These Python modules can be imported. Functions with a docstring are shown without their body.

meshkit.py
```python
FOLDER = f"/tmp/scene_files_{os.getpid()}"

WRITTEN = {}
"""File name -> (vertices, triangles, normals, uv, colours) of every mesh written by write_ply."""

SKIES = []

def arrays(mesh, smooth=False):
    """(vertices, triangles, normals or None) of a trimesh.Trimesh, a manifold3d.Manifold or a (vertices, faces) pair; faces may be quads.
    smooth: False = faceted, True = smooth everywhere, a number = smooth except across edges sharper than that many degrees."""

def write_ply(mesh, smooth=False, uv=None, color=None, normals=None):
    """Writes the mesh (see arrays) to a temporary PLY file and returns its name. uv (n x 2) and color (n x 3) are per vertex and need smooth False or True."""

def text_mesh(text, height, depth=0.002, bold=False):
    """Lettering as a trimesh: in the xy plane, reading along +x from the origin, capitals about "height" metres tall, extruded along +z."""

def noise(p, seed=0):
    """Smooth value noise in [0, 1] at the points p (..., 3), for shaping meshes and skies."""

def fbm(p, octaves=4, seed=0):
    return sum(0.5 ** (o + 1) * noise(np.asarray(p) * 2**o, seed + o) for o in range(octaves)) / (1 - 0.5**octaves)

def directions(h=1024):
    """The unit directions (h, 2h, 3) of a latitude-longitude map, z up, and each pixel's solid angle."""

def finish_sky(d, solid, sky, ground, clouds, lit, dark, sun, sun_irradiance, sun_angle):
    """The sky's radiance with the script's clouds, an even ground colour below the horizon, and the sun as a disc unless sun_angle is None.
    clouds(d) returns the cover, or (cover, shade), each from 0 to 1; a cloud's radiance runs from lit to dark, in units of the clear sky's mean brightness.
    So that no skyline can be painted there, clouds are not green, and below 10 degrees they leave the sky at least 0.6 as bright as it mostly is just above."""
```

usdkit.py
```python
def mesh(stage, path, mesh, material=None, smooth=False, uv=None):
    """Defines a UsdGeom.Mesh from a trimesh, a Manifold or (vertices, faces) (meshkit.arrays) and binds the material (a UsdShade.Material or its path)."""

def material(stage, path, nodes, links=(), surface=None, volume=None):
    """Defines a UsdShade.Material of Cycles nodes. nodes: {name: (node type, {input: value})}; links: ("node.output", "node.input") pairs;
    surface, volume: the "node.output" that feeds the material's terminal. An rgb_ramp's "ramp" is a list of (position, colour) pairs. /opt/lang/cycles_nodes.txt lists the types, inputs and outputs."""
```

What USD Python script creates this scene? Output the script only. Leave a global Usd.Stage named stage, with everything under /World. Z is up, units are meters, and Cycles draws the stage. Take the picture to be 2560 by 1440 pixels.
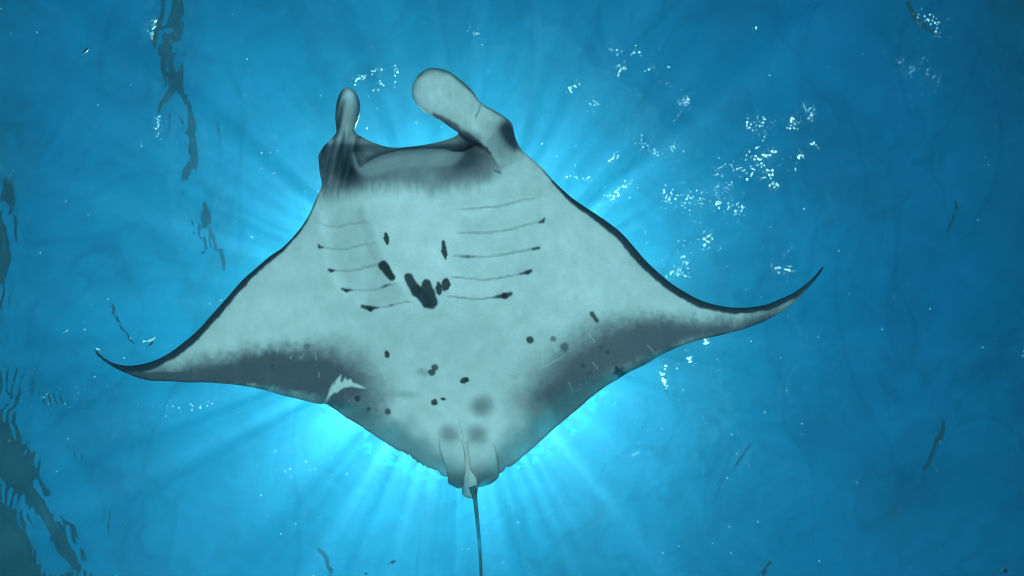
import math, random
import numpy as np, trimesh, usdkit, meshkit
from scipy.spatial import Delaunay, cKDTree
from shapely import contains_xy
from shapely.geometry import Polygon
from pxr import Usd, UsdGeom, UsdLux, UsdShade, Gf, Sdf, Vt

stage = Usd.Stage.CreateInMemory()
UsdGeom.SetStageUpAxis(stage, 'Z'); UsdGeom.SetStageMetersPerUnit(stage, 1.0)
UsdGeom.Xform.Define(stage, '/World'); UsdGeom.Scope.Define(stage, '/World/Looks')

# ------------------------------------------------------------------ camera, sky, sun, exposure
EXPOSURE = 1.07
SKY_STRENGTH = 0.05
SUN_INTENSITY = 1.25
CAM = np.array([0.0, 0.0, -7.5])              # the diver floats 7.5 m under the surface, looking up
T_LENS = 1.0                                 # tangent of half the horizontal angle of view
ZEN = np.array([0.0, 0.025, -1.0]); ZEN /= np.linalg.norm(ZEN)     # where straight up lies in the lens's frame
wy = np.array([0, 1.0, 0]) - ZEN * ZEN[1]; wy /= np.linalg.norm(wy)
ROT = np.stack([np.cross(wy, ZEN), wy, ZEN])  # camera frame (right, up, back) to world

def ray(px, py):
    px, py = np.asarray(px, float), np.asarray(py, float)
    return np.stack([(px - 1280) / 1280 * T_LENS, -(py - 720) / 1280 * T_LENS, -np.ones_like(px)], -1) @ ROT.T

def at(px, py, depth):
    return CAM + ray(px, py) * np.asarray(depth, float)[..., None]

def at_height(px, py, z):
    r = ray(px, py)
    return CAM + r * ((z - CAM[2]) / r[..., 2])[..., None]

cam = UsdGeom.Camera.Define(stage, '/World/camera')
cam.CreateFocalLengthAttr(18.0 / T_LENS); cam.CreateHorizontalApertureAttr(36.0); cam.CreateVerticalApertureAttr(20.25)
cam.CreateClippingRangeAttr(Gf.Vec2f(0.05, 1000)); cam.CreateExposureAttr(EXPOSURE)
M4 = np.eye(4); M4[:3, :3] = ROT.T; M4[3, :3] = CAM
cam.AddTransformOp().Set(Gf.Matrix4d(*M4.ravel().tolist()))

SUN = ray(1150, 800); SUN /= np.linalg.norm(SUN)           # towards the sun: hidden behind the animal
sun = UsdLux.DistantLight.Define(stage, '/World/sun')
sun.CreateIntensityAttr(SUN_INTENSITY); sun.CreateAngleAttr(0.5); sun.CreateNormalizeAttr(True)
sun.CreateColorAttr(Gf.Vec3f(1.0, 0.97, 0.92))
sx = np.cross([0, 1.0, 0], SUN); sx /= np.linalg.norm(sx)
S4 = np.eye(4); S4[0, :3] = sx; S4[1, :3] = np.cross(SUN, sx); S4[2, :3] = SUN
sun.AddTransformOp().Set(Gf.Matrix4d(*S4.ravel().tolist()))

sky = UsdLux.DomeLight.Define(stage, '/World/sky')
sky_mat = usdkit.material(stage, '/World/Looks/sky_light', {
    's': ('sky_texture', {'sky_type': 'single_scattering', 'sun_disc': False, 'sun_elevation': math.asin(SUN[2]),
                          'sun_rotation': math.atan2(SUN[0], SUN[1]), 'altitude': 0.0, 'air_density': 0.6, 'aerosol_density': 2.6, 'ozone_density': 10.0}),
    'deep': ('mix', {'mix_type': 'multiply', 'fac': 1.0, 'color2': (0.02, 0.89, 1.0)}), 'b': ('background_shader', {'strength': SKY_STRENGTH})}, [('s.color', 'deep.color1'), ('deep.color', 'b.color')], surface='b.background')
UsdShade.MaterialBindingAPI.Apply(sky.GetPrim()).Bind(sky_mat)
sky.GetPrim().SetCustomDataByKey('kind', 'structure')
sky.GetPrim().SetCustomDataByKey('label', 'blue daylight sky above the sea surface')

# ------------------------------------------------------------------ helpers
rng = np.random.default_rng(11)
used = {}
def path(name, parent=None):
    base = (parent.GetPath().pathString if parent else '/World') + '/' + name
    n = used.get(base, 0); used[base] = n + 1
    return base if n == 0 else f'{base}_{n:03d}'

def tag(p, label=None, category=None, group=None, kind=None):
    p = p.GetPrim() if hasattr(p, 'GetPrim') else p
    for k, v in (('label', label), ('category', category), ('group', group), ('kind', kind)):
        if v: p.SetCustomDataByKey(k, v)
    return p

def obj(name, mesh, mat, parent=None, smooth=True):
    if isinstance(mesh, tuple):
        v, f = np.asarray(mesh[0]), np.asarray(mesh[1])
        k, inv = np.unique(f, return_inverse=True)
        if len(k) < len(v): mesh = (v[k], inv.reshape(f.shape))
    return usdkit.mesh(stage, path(name, parent), mesh, mat, smooth=smooth)

def primvar(m, name, data):
    data = np.asarray(data, np.float32)
    if data.ndim == 2:
        UsdGeom.PrimvarsAPI(m).CreatePrimvar(name, Sdf.ValueTypeNames.Color3fArray, 'vertex').Set(Vt.Vec3fArray.FromNumpy(data))
    else:
        UsdGeom.PrimvarsAPI(m).CreatePrimvar(name, Sdf.ValueTypeNames.FloatArray, 'vertex').Set(Vt.FloatArray.FromNumpy(data))

def sstep(a, b, x):
    t = np.clip((np.asarray(x, float) - a) / (b - a), 0, 1)
    return t * t * (3 - 2 * t)

def fbm2(x, y, scale, octaves=4, seed=0):
    p = np.stack([np.asarray(x) / scale, np.asarray(y) / scale, np.zeros_like(np.asarray(x, float)) + 0.37], -1)
    return meshkit.fbm(p + 100.0, octaves, seed)

def spline(pts, step=3.0, closed=False):
    """Catmull-Rom through the points, resampled about every `step` units."""
    p = np.asarray(pts, float)
    q = np.vstack([p[-1:], p, p[:2]]) if closed else np.vstack([2 * p[:1] - p[1:2], p, 2 * p[-1:] - p[-2:-1]])
    out = []
    for i in range(len(p) if closed else len(p) - 1):
        a, b, c, d = q[i], q[i + 1], q[i + 2], q[i + 3]
        n = max(1, int(round(np.linalg.norm(c - b) / step)))
        t = (np.arange(n) / n)[:, None]
        # centripetal-like tension keeps tight corners from overshooting
        m1, m2 = (c - a) / 2, (d - b) / 2
        L = np.linalg.norm(c - b)
        m1 *= min(1, L / (np.linalg.norm(m1) + 1e-9)); m2 *= min(1, L / (np.linalg.norm(m2) + 1e-9))
        out.append((2*t**3 - 3*t**2 + 1) * b + (t**3 - 2*t**2 + t) * m1 + (-2*t**3 + 3*t**2) * c + (t**3 - t**2) * m2)
    if not closed: out.append(p[-1:])
    return np.vstack(out)

def line_dist(P, line):
    """Distance of the points P to a polyline, with signed side and the parameter along it (in its units)."""
    line = np.asarray(line, float)
    best = np.full(len(P), 1e9); side = np.zeros(len(P)); along = np.zeros(len(P)); s0 = 0.0
    for a, b in zip(line[:-1], line[1:]):
        v = b - a; L = np.linalg.norm(v)
        if L < 1e-9: continue
        w = P - a
        t = np.clip((w @ v) / (L * L), 0, 1)
        d = np.linalg.norm(w - t[:, None] * v, axis=1)
        c = v[0] * w[:, 1] - v[1] * w[:, 0]
        k = d < best
        best[k] = d[k]; side[k] = np.sign(c[k]); along[k] = s0 + t[k] * L
        s0 += L
    return best, side, along

def poly_sd(P, poly):
    """Signed distance (negative inside)."""
    poly = np.asarray(poly, float)
    d, _, _ = line_dist(P, np.vstack([poly, poly[:1]]))
    return np.where(contains_xy(Polygon(poly), P[:, 0], P[:, 1]), -d, d)

def sheet(outline, depth_near, depth_far, step=4.0, edge=2.5):
    """A closed solid whose rim is the outline; its lower and upper skins lie at the two depths (functions of px, py and distance to the rim).
    Returns vertices, faces, px/py per vertex, is_top."""
    poly = Polygon(outline)
    x0, y0, x1, y1 = poly.bounds
    gx, gy = np.meshgrid(np.arange(x0, x1, step), np.arange(y0, y1, step))
    gx[1::2] += step / 2
    g = np.stack([gx.ravel(), gy.ravel()], 1)
    g = g[contains_xy(poly, g[:, 0], g[:, 1])]
    tree = cKDTree(outline_dense(outline))
    d = tree.query(g)[0]
    g, d = g[d > edge], d[d > edge]
    n = len(outline)
    P = np.vstack([outline, g]); dist = np.concatenate([np.zeros(n), d])
    tri = Delaunay(P).simplices
    c = P[tri].mean(1)
    tri = tri[contains_xy(poly, c[:, 0], c[:, 1])]
    a = P[tri]
    area = (a[:, 1, 0]-a[:, 0, 0])*(a[:, 2, 1]-a[:, 0, 1]) - (a[:, 1, 1]-a[:, 0, 1])*(a[:, 2, 0]-a[:, 0, 0])
    tri = np.where((area < 0)[:, None], tri[:, ::-1], tri)
    near = at(P[:, 0], P[:, 1], depth_near(P[:, 0], P[:, 1], dist))
    far = at(P[:, 0], P[:, 1], depth_far(P[:, 0], P[:, 1], dist))
    rim = np.arange(len(P)) < n
    near[rim] = far[rim] = (near[rim] + far[rim]) / 2
    remap = np.where(rim, np.arange(len(P)), np.arange(len(P)) - n + len(P))
    V = np.vstack([near, far[~rim]])
    F = np.vstack([tri, remap[tri][:, ::-1]])
    # the near skin must face the camera
    a = V[tri]; nn = np.cross(a[:, 1] - a[:, 0], a[:, 2] - a[:, 0])
    if np.median(np.einsum('ij,ij->i', nn, CAM - a.mean(1))) < 0: F = F[:, ::-1]
    XY = np.vstack([P, P[~rim]])
    return V, F, XY, np.concatenate([np.zeros(len(P), bool), np.ones((~rim).sum(), bool)]), np.concatenate([dist, dist[~rim]])

def outline_dense(o):
    o = np.asarray(o); q = np.roll(o, -1, 0)
    return np.vstack([o + (q - o) * t for t in (0, .25, .5, .75)])

def tube(pts, radii, sides=10, squash=None):
    p = np.asarray(pts, float); r = np.broadcast_to(radii, (len(p),))
    t = np.gradient(p, axis=0); t /= np.linalg.norm(t, axis=1, keepdims=True)
    a = np.cross(t, np.where(np.abs(t[:, 2:]) < .9, [0, 0, 1.0], [1.0, 0, 0])); a /= np.linalg.norm(a, axis=1, keepdims=True)
    b = np.cross(t, a); ang = np.arange(sides) * 2 * np.pi / sides
    v = p[:, None] + r[:, None, None] * (np.cos(ang)[None, :, None] * a[:, None] + np.sin(ang)[None, :, None] * b[:, None])
    i, j = np.meshgrid(np.arange(len(p) - 1), np.arange(sides), indexing='ij')
    q = np.stack([i*sides+j, i*sides+(j+1) % sides, (i+1)*sides+(j+1) % sides, (i+1)*sides+j], -1).reshape(-1, 4)
    V = v.reshape(-1, 3); n = len(V)
    V = np.vstack([V, p[:1], p[-1:]])
    k = np.arange(sides); k1 = (k + 1) % sides
    F = np.vstack([q[:, [0, 1, 2]], q[:, [0, 2, 3]], np.stack([k1, k, np.full(sides, n)], 1), np.stack([k + (len(p)-1)*sides, k1 + (len(p)-1)*sides, np.full(sides, n+1)], 1)])
    return V, F

# ------------------------------------------------------------------ materials
def mat(name, nodes, links, surface=None, volume=None):
    return usdkit.material(stage, '/World/Looks/' + name, nodes, links, surface=surface, volume=volume)

skin_mat = mat('manta_skin', {
    'a': ('attribute', {'attribute': 'skin'}), 't': ('attribute', {'attribute': 'thin'}),
    'pos': ('geometry', {}),
    'n': ('noise_texture', {'scale': 60.0, 'detail': 4.0}), 'n2': ('noise_texture', {'scale': 9.0, 'detail': 5.0, 'roughness': 0.6}),
    'mr': ('map_range', {'from_min': 0.3, 'from_max': 0.7, 'to_min': 0.88, 'to_max': 1.06}), 'n3': ('noise_texture', {'scale': 190.0, 'detail': 2.0}), 'gr': ('map_range', {'from_min': 0.3, 'from_max': 0.7, 'to_min': 0.9, 'to_max': 1.08}), 'mul2': ('mix', {'mix_type': 'multiply', 'fac': 1.0}),
    'mul': ('mix', {'mix_type': 'multiply', 'fac': 1.0}),
    'bump': ('bump', {'strength': 0.12, 'distance': 0.004}),
    'p': ('principled_bsdf', {'roughness': 0.55, 'specular_ior_level': 0.25}),
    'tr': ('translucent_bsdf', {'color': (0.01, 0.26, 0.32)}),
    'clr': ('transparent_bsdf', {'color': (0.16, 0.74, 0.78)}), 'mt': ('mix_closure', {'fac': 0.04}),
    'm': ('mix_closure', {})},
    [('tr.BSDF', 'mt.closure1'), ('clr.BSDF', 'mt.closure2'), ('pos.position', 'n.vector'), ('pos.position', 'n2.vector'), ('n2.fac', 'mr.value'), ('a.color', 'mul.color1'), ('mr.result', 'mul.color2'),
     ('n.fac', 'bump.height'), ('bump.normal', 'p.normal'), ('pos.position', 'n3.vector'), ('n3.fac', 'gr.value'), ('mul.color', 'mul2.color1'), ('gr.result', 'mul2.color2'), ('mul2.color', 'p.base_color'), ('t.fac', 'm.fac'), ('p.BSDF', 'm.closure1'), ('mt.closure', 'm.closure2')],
    surface='m.closure')
slit_mat = mat('gill_slit_edge', {'n': ('noise_texture', {'scale': 25.0}), 'r': ('rgb_ramp', {'ramp': [(0.3, (0.42, 0.42, 0.43)), (0.7, (0.6, 0.6, 0.6))]}), 'p': ('principled_bsdf', {'roughness': 0.7, 'specular_ior_level': 0.1})},
               [('n.fac', 'r.fac'), ('r.color', 'p.base_color')], surface='p.BSDF')
SUN_SPOT = at_height(1150, 800, 0.0)          # where the sun stands in the surface: focused light is painted into the transmission there
water_mat = mat('sea_surface', {
    'f': ('fresnel', {'IOR': 1.333}), 'g': ('geometry', {}),
    'n0': ('noise_texture', {'scale': 0.55, 'detail': 2.0}), 'n1': ('noise_texture', {'scale': 1.5, 'detail': 1.5, 'distortion': 2.2}),
    'soft': ('mix_float', {'fac': 0.35}), 'softr': ('map_range', {'from_min': 0.36, 'from_max': 0.64, 'to_min': 0.68, 'to_max': 1.0, 'clamp': True}),
    'mp': ('mapping', {'mapping_type': 'point', 'rotation': (0, 0, 0.75), 'scale': (0.5, 0.3, 1)}), 'nf': ('noise_texture', {'scale': 1.0, 'detail': 3.0, 'roughness': 0.45, 'distortion': 1.2}),
    'fs': ('math', {'math_type': 'subtract', 'value2': 0.5}), 'fa': ('math', {'math_type': 'absolute'}), 'fr': ('map_range', {'from_min': 0.0, 'from_max': 0.03, 'to_min': 0.84, 'to_max': 1.0, 'clamp': True}), 'tot2': ('math', {'math_type': 'multiply'}),  # light and dark folds of the surface painted into its transmission
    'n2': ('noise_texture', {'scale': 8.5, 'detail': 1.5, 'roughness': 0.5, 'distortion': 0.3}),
    'foc': ('map_range', {'from_min': 0.5, 'from_max': 0.64, 'to_min': 0.15, 'to_max': 7.5, 'range_type': 'smoothstep'}),  # painted bright and dim spots stand in for wave focusing, make the rays
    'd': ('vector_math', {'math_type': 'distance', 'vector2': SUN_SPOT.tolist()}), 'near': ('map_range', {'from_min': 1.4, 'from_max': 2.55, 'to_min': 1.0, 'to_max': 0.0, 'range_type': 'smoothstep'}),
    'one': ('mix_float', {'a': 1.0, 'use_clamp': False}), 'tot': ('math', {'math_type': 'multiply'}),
    'tint': ('mix', {'mix_type': 'multiply', 'fac': 1.0, 'color1': (0.56, 0.88, 1.0)}),
    't': ('transparent_bsdf', {}), 'gl': ('glossy_bsdf', {'color': (1, 1, 1), 'roughness': 0.02}), 'm': ('mix_closure', {})},
    [('g.position', 'n0.vector'), ('g.position', 'n1.vector'), ('g.position', 'n2.vector'), ('g.position', 'd.vector1'),
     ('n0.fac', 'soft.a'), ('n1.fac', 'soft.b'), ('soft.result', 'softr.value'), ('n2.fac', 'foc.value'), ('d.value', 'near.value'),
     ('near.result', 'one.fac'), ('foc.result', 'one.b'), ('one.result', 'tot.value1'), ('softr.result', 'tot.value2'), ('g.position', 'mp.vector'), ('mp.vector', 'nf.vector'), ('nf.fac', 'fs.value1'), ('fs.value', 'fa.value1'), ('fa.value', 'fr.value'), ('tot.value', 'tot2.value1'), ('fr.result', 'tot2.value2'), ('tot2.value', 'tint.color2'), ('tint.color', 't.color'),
     ('f.fac', 'm.fac'), ('t.BSDF', 'm.closure1'), ('gl.BSDF', 'm.closure2')], surface='m.closure')
haze_mat = mat('sea_water', {'v': ('principled_volume', {'color': (0.11, 0.32, 0.55), 'density': 0.07, 'anisotropy': 0.945, 'absorption_color': (0.0, 0.90, 0.97)})}, [], volume='v.volume')
added_sand_mat = mat('pale_added_sand', {  # pale and pinkish, for the light this added bed bounces to the belly
    'g': ('geometry', {}), 'n': ('noise_texture', {'scale': 0.35, 'detail': 6.0}), 'w': ('wave_texture', {'scale': 1.6, 'distortion': 6.0, 'detail': 3.0}),
    'r': ('rgb_ramp', {'ramp': [(0.3, (0.90, 0.48, 0.53)), (0.7, (0.96, 0.60, 0.66))]}), 'b': ('bump', {'strength': 0.6, 'distance': 0.04}), 'p': ('principled_bsdf', {'roughness': 0.95, 'specular_ior_level': 0.1})},
    [('g.position', 'n.vector'), ('g.position', 'w.vector'), ('n.fac', 'r.fac'), ('r.color', 'p.base_color'), ('w.fac', 'b.height'), ('b.normal', 'p.normal')], surface='p.BSDF')
added_reef_mat = mat('dark_added_reef', {  # near black, added so that surface reflections stay dark
    'g': ('geometry', {}), 'n': ('noise_texture', {'scale': 1.2, 'detail': 8.0, 'roughness': 0.7}),
    'r': ('rgb_ramp', {'ramp': [(0.3, (0.004, 0.005, 0.005)), (0.7, (0.014, 0.014, 0.012))]}), 'p': ('principled_bsdf', {'roughness': 0.9})},
    [('g.position', 'n.vector'), ('n.fac', 'r.fac'), ('r.color', 'p.base_color')], surface='p.BSDF')
bubble_mat = mat('bubble_film', {'n': ('noise_texture', {'scale': 40.0}), 'r': ('rgb_ramp', {'ramp': [(0.3, (0.9, 0.95, 0.97)), (0.7, (1.0, 1.0, 1.0))]}), 't': ('translucent_bsdf', {}), 'g': ('glossy_bsdf', {'roughness': 0.05}), 'm': ('mix_closure', {'fac': 0.1})},
                 [('n.fac', 'r.fac'), ('r.color', 't.color'), ('t.BSDF', 'm.closure1'), ('g.BSDF', 'm.closure2')], surface='m.closure')
fish_dark = mat('dark_fish_scales', {'g': ('geometry', {}), 'n': ('noise_texture', {'scale': 80.0}), 'r': ('rgb_ramp', {'ramp': [(0.3, (0.02, 0.03, 0.05)), (0.7, (0.05, 0.07, 0.1))]}), 'p': ('principled_bsdf', {'roughness': 0.4})},
                [('g.position', 'n.vector'), ('n.fac', 'r.fac'), ('r.color', 'p.base_color')], surface='p.BSDF')
fish_pale = mat('pale_fish_scales', {'g': ('geometry', {}), 'n': ('noise_texture', {'scale': 80.0}), 'r': ('rgb_ramp', {'ramp': [(0.3, (0.75, 0.8, 0.78)), (0.7, (0.9, 0.92, 0.9))]}), 'p': ('principled_bsdf', {'roughness': 0.4}), 't': ('translucent_bsdf', {'color': (0.9, 0.95, 0.9)}), 'm': ('mix_closure', {'fac': 0.6})},
                [('g.position', 'n.vector'), ('n.fac', 'r.fac'), ('r.color', 'p.base_color'), ('p.BSDF', 'm.closure1'), ('t.BSDF', 'm.closure2')], surface='m.closure')

# ------------------------------------------------------------------ sea surface
def graded(lo, hi, step, far):
    inner = np.arange(lo, hi, step); out = []; s, x = step, hi
    while x < far: out.append(x); s *= 1.12; x += s
    left = []; s, x = step, lo - step
    while x > -far: left.append(x); s *= 1.12; x -= s
    return np.concatenate([left[::-1], inner, out])

# crests in photo coordinates: points, steepness, width (m), how broken they are
CRESTS = [
    ([(440, -60), (420, 20), (405, 90), (415, 150), (430, 200), (445, 250), (465, 300), (470, 360), (478, 430), (500, 500), (510, 560), (530, 620), (555, 670), (600, 730)], .6, .27, .42),
    ([(452, -40), (445, 30), (430, 80), (420, 130)], .55, .2, .3),
    ([(470, 90), (462, 150)], .5, .05, .2),
    ([(425, 280), (422, 340), (425, 390)], .42, .05, .4), ([(545, 300), (552, 370)], .42, .04, .3), ([(560, 400), (555, 480)], .4, .04, .5), ([(465, 540), (480, 590)], .4, .05, .3),
    ([(275, 745), (292, 800), (315, 840), (345, 868)], .5, .06, .3),
    ([(-60, 500), (-10, 545), (10, 600), (15, 660), (-5, 730)], .5, .16, .25),
    ([(-60, 1030), (-10, 1120), (30, 1240), (70, 1340), (120, 1440), (160, 1560)], .7, .75, .22), ([(-130, 1200), (-60, 1300), (20, 1440), (60, 1540)], .7, .6, .2),
    ([(60, 1215), (110, 1270), (150, 1335)], .6, .17, .3), ([(165, 1285), (215, 1345), (238, 1405)], .55, .13, .35), ([(236, 1300), (240, 1390)], .5, .05, .2),
    ([(20, 960), (50, 1010), (60, 1050)], .35, .12, .6),
    ([(400, 1060), (420, 1100)], .5, .06, .4), ([(510, 1040), (570, 1060)], .5, .03, .4), ([(545, 1090), (580, 1120)], .6, .03, .4),
    ([(800, 1370), (820, 1420), (830, 1460)], .75, .12, .4),
    ([(1660, 900), (1670, 990), (1700, 1050), (1750, 1095)], .8, .05, .3), ([(1610, 970), (1622, 1030), (1600, 1090), (1585, 1140)], .85, .05, .3),
    ([(1880, 1100), (1850, 1140), (1830, 1175)], .75, .05, .2), ([(1930, 1400), (1900, 1440)], .6, .08, .3),
    ([(2260, 0), (2290, 50), (2340, 85)], .5, .07, .2), ([(2190, 40), (2220, 120), (2230, 200), (2250, 240)], .45, .1, .7),
    ([(2380, 480), (2390, 520), (2375, 560), (2362, 610)], .5, .06, .4), ([(2305, 600), (2270, 660), (2240, 720)], .45, .05, .5),
    ([(2190, 780), (2172, 832)], .6, .03, .1), ([(2350, 1040), (2358, 1070), (2330, 1130), (2310, 1180)], .5, .06, .2), ([(2510, 880), (2530, 900)], .4, .04, .2),
    ([(2000, 900), (1965, 930), (1958, 1000)], .6, .04, .2),
]
def sea_height(x, y):
    h = 0.10 * np.sin(x * 1.1 + 0.4 * y + .6) * np.sin(0.9 * y - 0.3 * x) * .5
    h += 0.115 * (fbm2(x, y, 2.6, 3, 5) - .5) + 0.035 * (fbm2(x, y, .55, 2, 9) - .5)
    calm = at_height(2520, 160, 0.0)
    h *= 1 - .9 * np.exp(-((x - calm[0]) ** 2 + (y - calm[1]) ** 2) / 2.2 ** 2)      # a smooth reach of water
    P = np.stack([x, y], 1)
    rip = np.zeros(len(x))
    for pts, m, w, broken in CRESTS:
        L = spline(pts, 40)
        W = at_height(L[:, 0], L[:, 1], 0.0)[:, :2]
        lo, hi = W.min(0) - 5 * w - .3, W.max(0) + 5 * w + .3
        k = np.where((P > lo).all(1) & (P < hi).all(1))[0]
        if not len(k): continue
        Q = P[k]
        jit = np.stack([fbm2(Q[:, 0], Q[:, 1], w * 1.6, 3, 21) - .5, fbm2(Q[:, 0], Q[:, 1], w * 1.6, 3, 22) - .5], 1) * w * (1.6 if w < .3 else .3)
        d, side, along = line_dist(Q + jit, W)
        # steep enough to reflect totally, yet the reflected ray must still go down
        th = np.degrees(np.arctan2(np.hypot(*W[len(W) // 2]), -CAM[2]))
        m = math.tan(math.radians(np.clip(49 - th + 7, 5, (90 - th) / 2 - 2.5)))
        # the face rises away from the point above the lens
        mid = W[len(W) // 2]; tan = W[-1] - W[0]
        out = np.sign(tan[0] * mid[1] - tan[1] * mid[0]) or 1
        s = d * side * out
        total = np.linalg.norm(np.diff(W, axis=0), axis=1).sum()
        ends = sstep(-.0, .15 * total, along) * (1 - sstep(.85 * total, total, along)) if total > 2 * w else 1.0
        gate = sstep(broken - .02, broken + .14, fbm2(Q[:, 0], Q[:, 1], max(w * 1.5, .14), 3, 33))
        wv = w * (.45 + 1.1 * fbm2(Q[:, 0], Q[:, 1], max(w * 2.5, .3), 2, 34))
        h[k] += m * s * np.exp(-(s / wv) ** 4) * np.maximum(ends, .0) * gate * np.where(d < 4 * w, 1, 0)
        rip[k] = np.maximum(rip[k], np.exp(-(d / (w * 2.2)) ** 2))
    h += rip * 0.0035 * np.sin(x * 55 + 26 * fbm2(x, y, .35, 3, 41) + y * 13) * sstep(.45, .65, fbm2(x, y, .3, 2, 44))
    return h

gxs, gys = graded(-6.8, 9.4, .022, 30.0), graded(-5.2, 5.2, .022, 30.0)
GX, GY = np.meshgrid(gxs, gys)
gh = sea_height(GX.ravel(), GY.ravel())
fade = 1 - sstep(9, 25, np.hypot(GX.ravel(), GY.ravel()))
V = np.stack([GX.ravel(), GY.ravel(), gh * (0.3 + 0.7 * fade)], 1)
nx, ny = len(gxs), len(gys)
i, j = np.meshgrid(np.arange(nx - 1), np.arange(ny - 1))
a = (j * nx + i).ravel()
F = np.vstack([np.stack([a, a + 1, a + nx + 1], 1), np.stack([a, a + nx + 1, a + nx], 1)])
w = obj('water_surface', (V, F), water_mat)
tag(w, 'rippled blue sea surface seen from below, with dark wave creases', None, None, 'structure')

box = trimesh.creation.box([54, 54, 12.3]); box.apply_translation([0, 0, -11.5 + 12.3 / 2])
tag(obj('haze', box, haze_mat, smooth=False), 'clear blue sea water lit by the sun from above', None, None, 'stuff')

# added sea bed, unseen: pale sand hollow lights the belly, dark reef darkens reflections
r_ = np.concatenate([np.linspace(0, 12, 60), np.linspace(12.4, 26, 40)]); th = np.linspace(0, 2 * np.pi, 121)[:-1]
R, T = np.meshgrid(r_, th, indexing='ij')
X, Y = R * np.cos(T), R * np.sin(T)
Z = -9.6 + 0.25 * (fbm2(X, Y, 3.0, 4, 71) - .5) + 1.4 * sstep(6.5, 11, R) * fbm2(X, Y, 2.2, 4, 72) + 9.2 * sstep(10, 22, R + 2.5 * (fbm2(X, Y, 4.0, 3, 73) - .5)) * np.clip(R / 26, 0, 1)
n_t = len(th)
i, j = np.meshgrid(np.arange(len(r_) - 1), np.arange(n_t), indexing='ij')
q = np.stack([i*n_t+j, (i+1)*n_t+j, (i+1)*n_t+(j+1) % n_t, i*n_t+(j+1) % n_t], -1)
VV = np.stack([X.ravel(), Y.ravel(), Z.ravel()], 1)
ring = r_.searchsorted(7.5)
tag(obj('sand', (VV, q[:ring].reshape(-1, 4)), added_sand_mat), 'pale rippled sand below the diver, unseen, put in to light the belly', None, None, 'structure')
tag(obj('sea_bed', (VV, q[ring:].reshape(-1, 4)), added_reef_mat), 'unseen dark reef bowl put in to darken reflections around the pale sand', None, None, 'structure')

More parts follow.
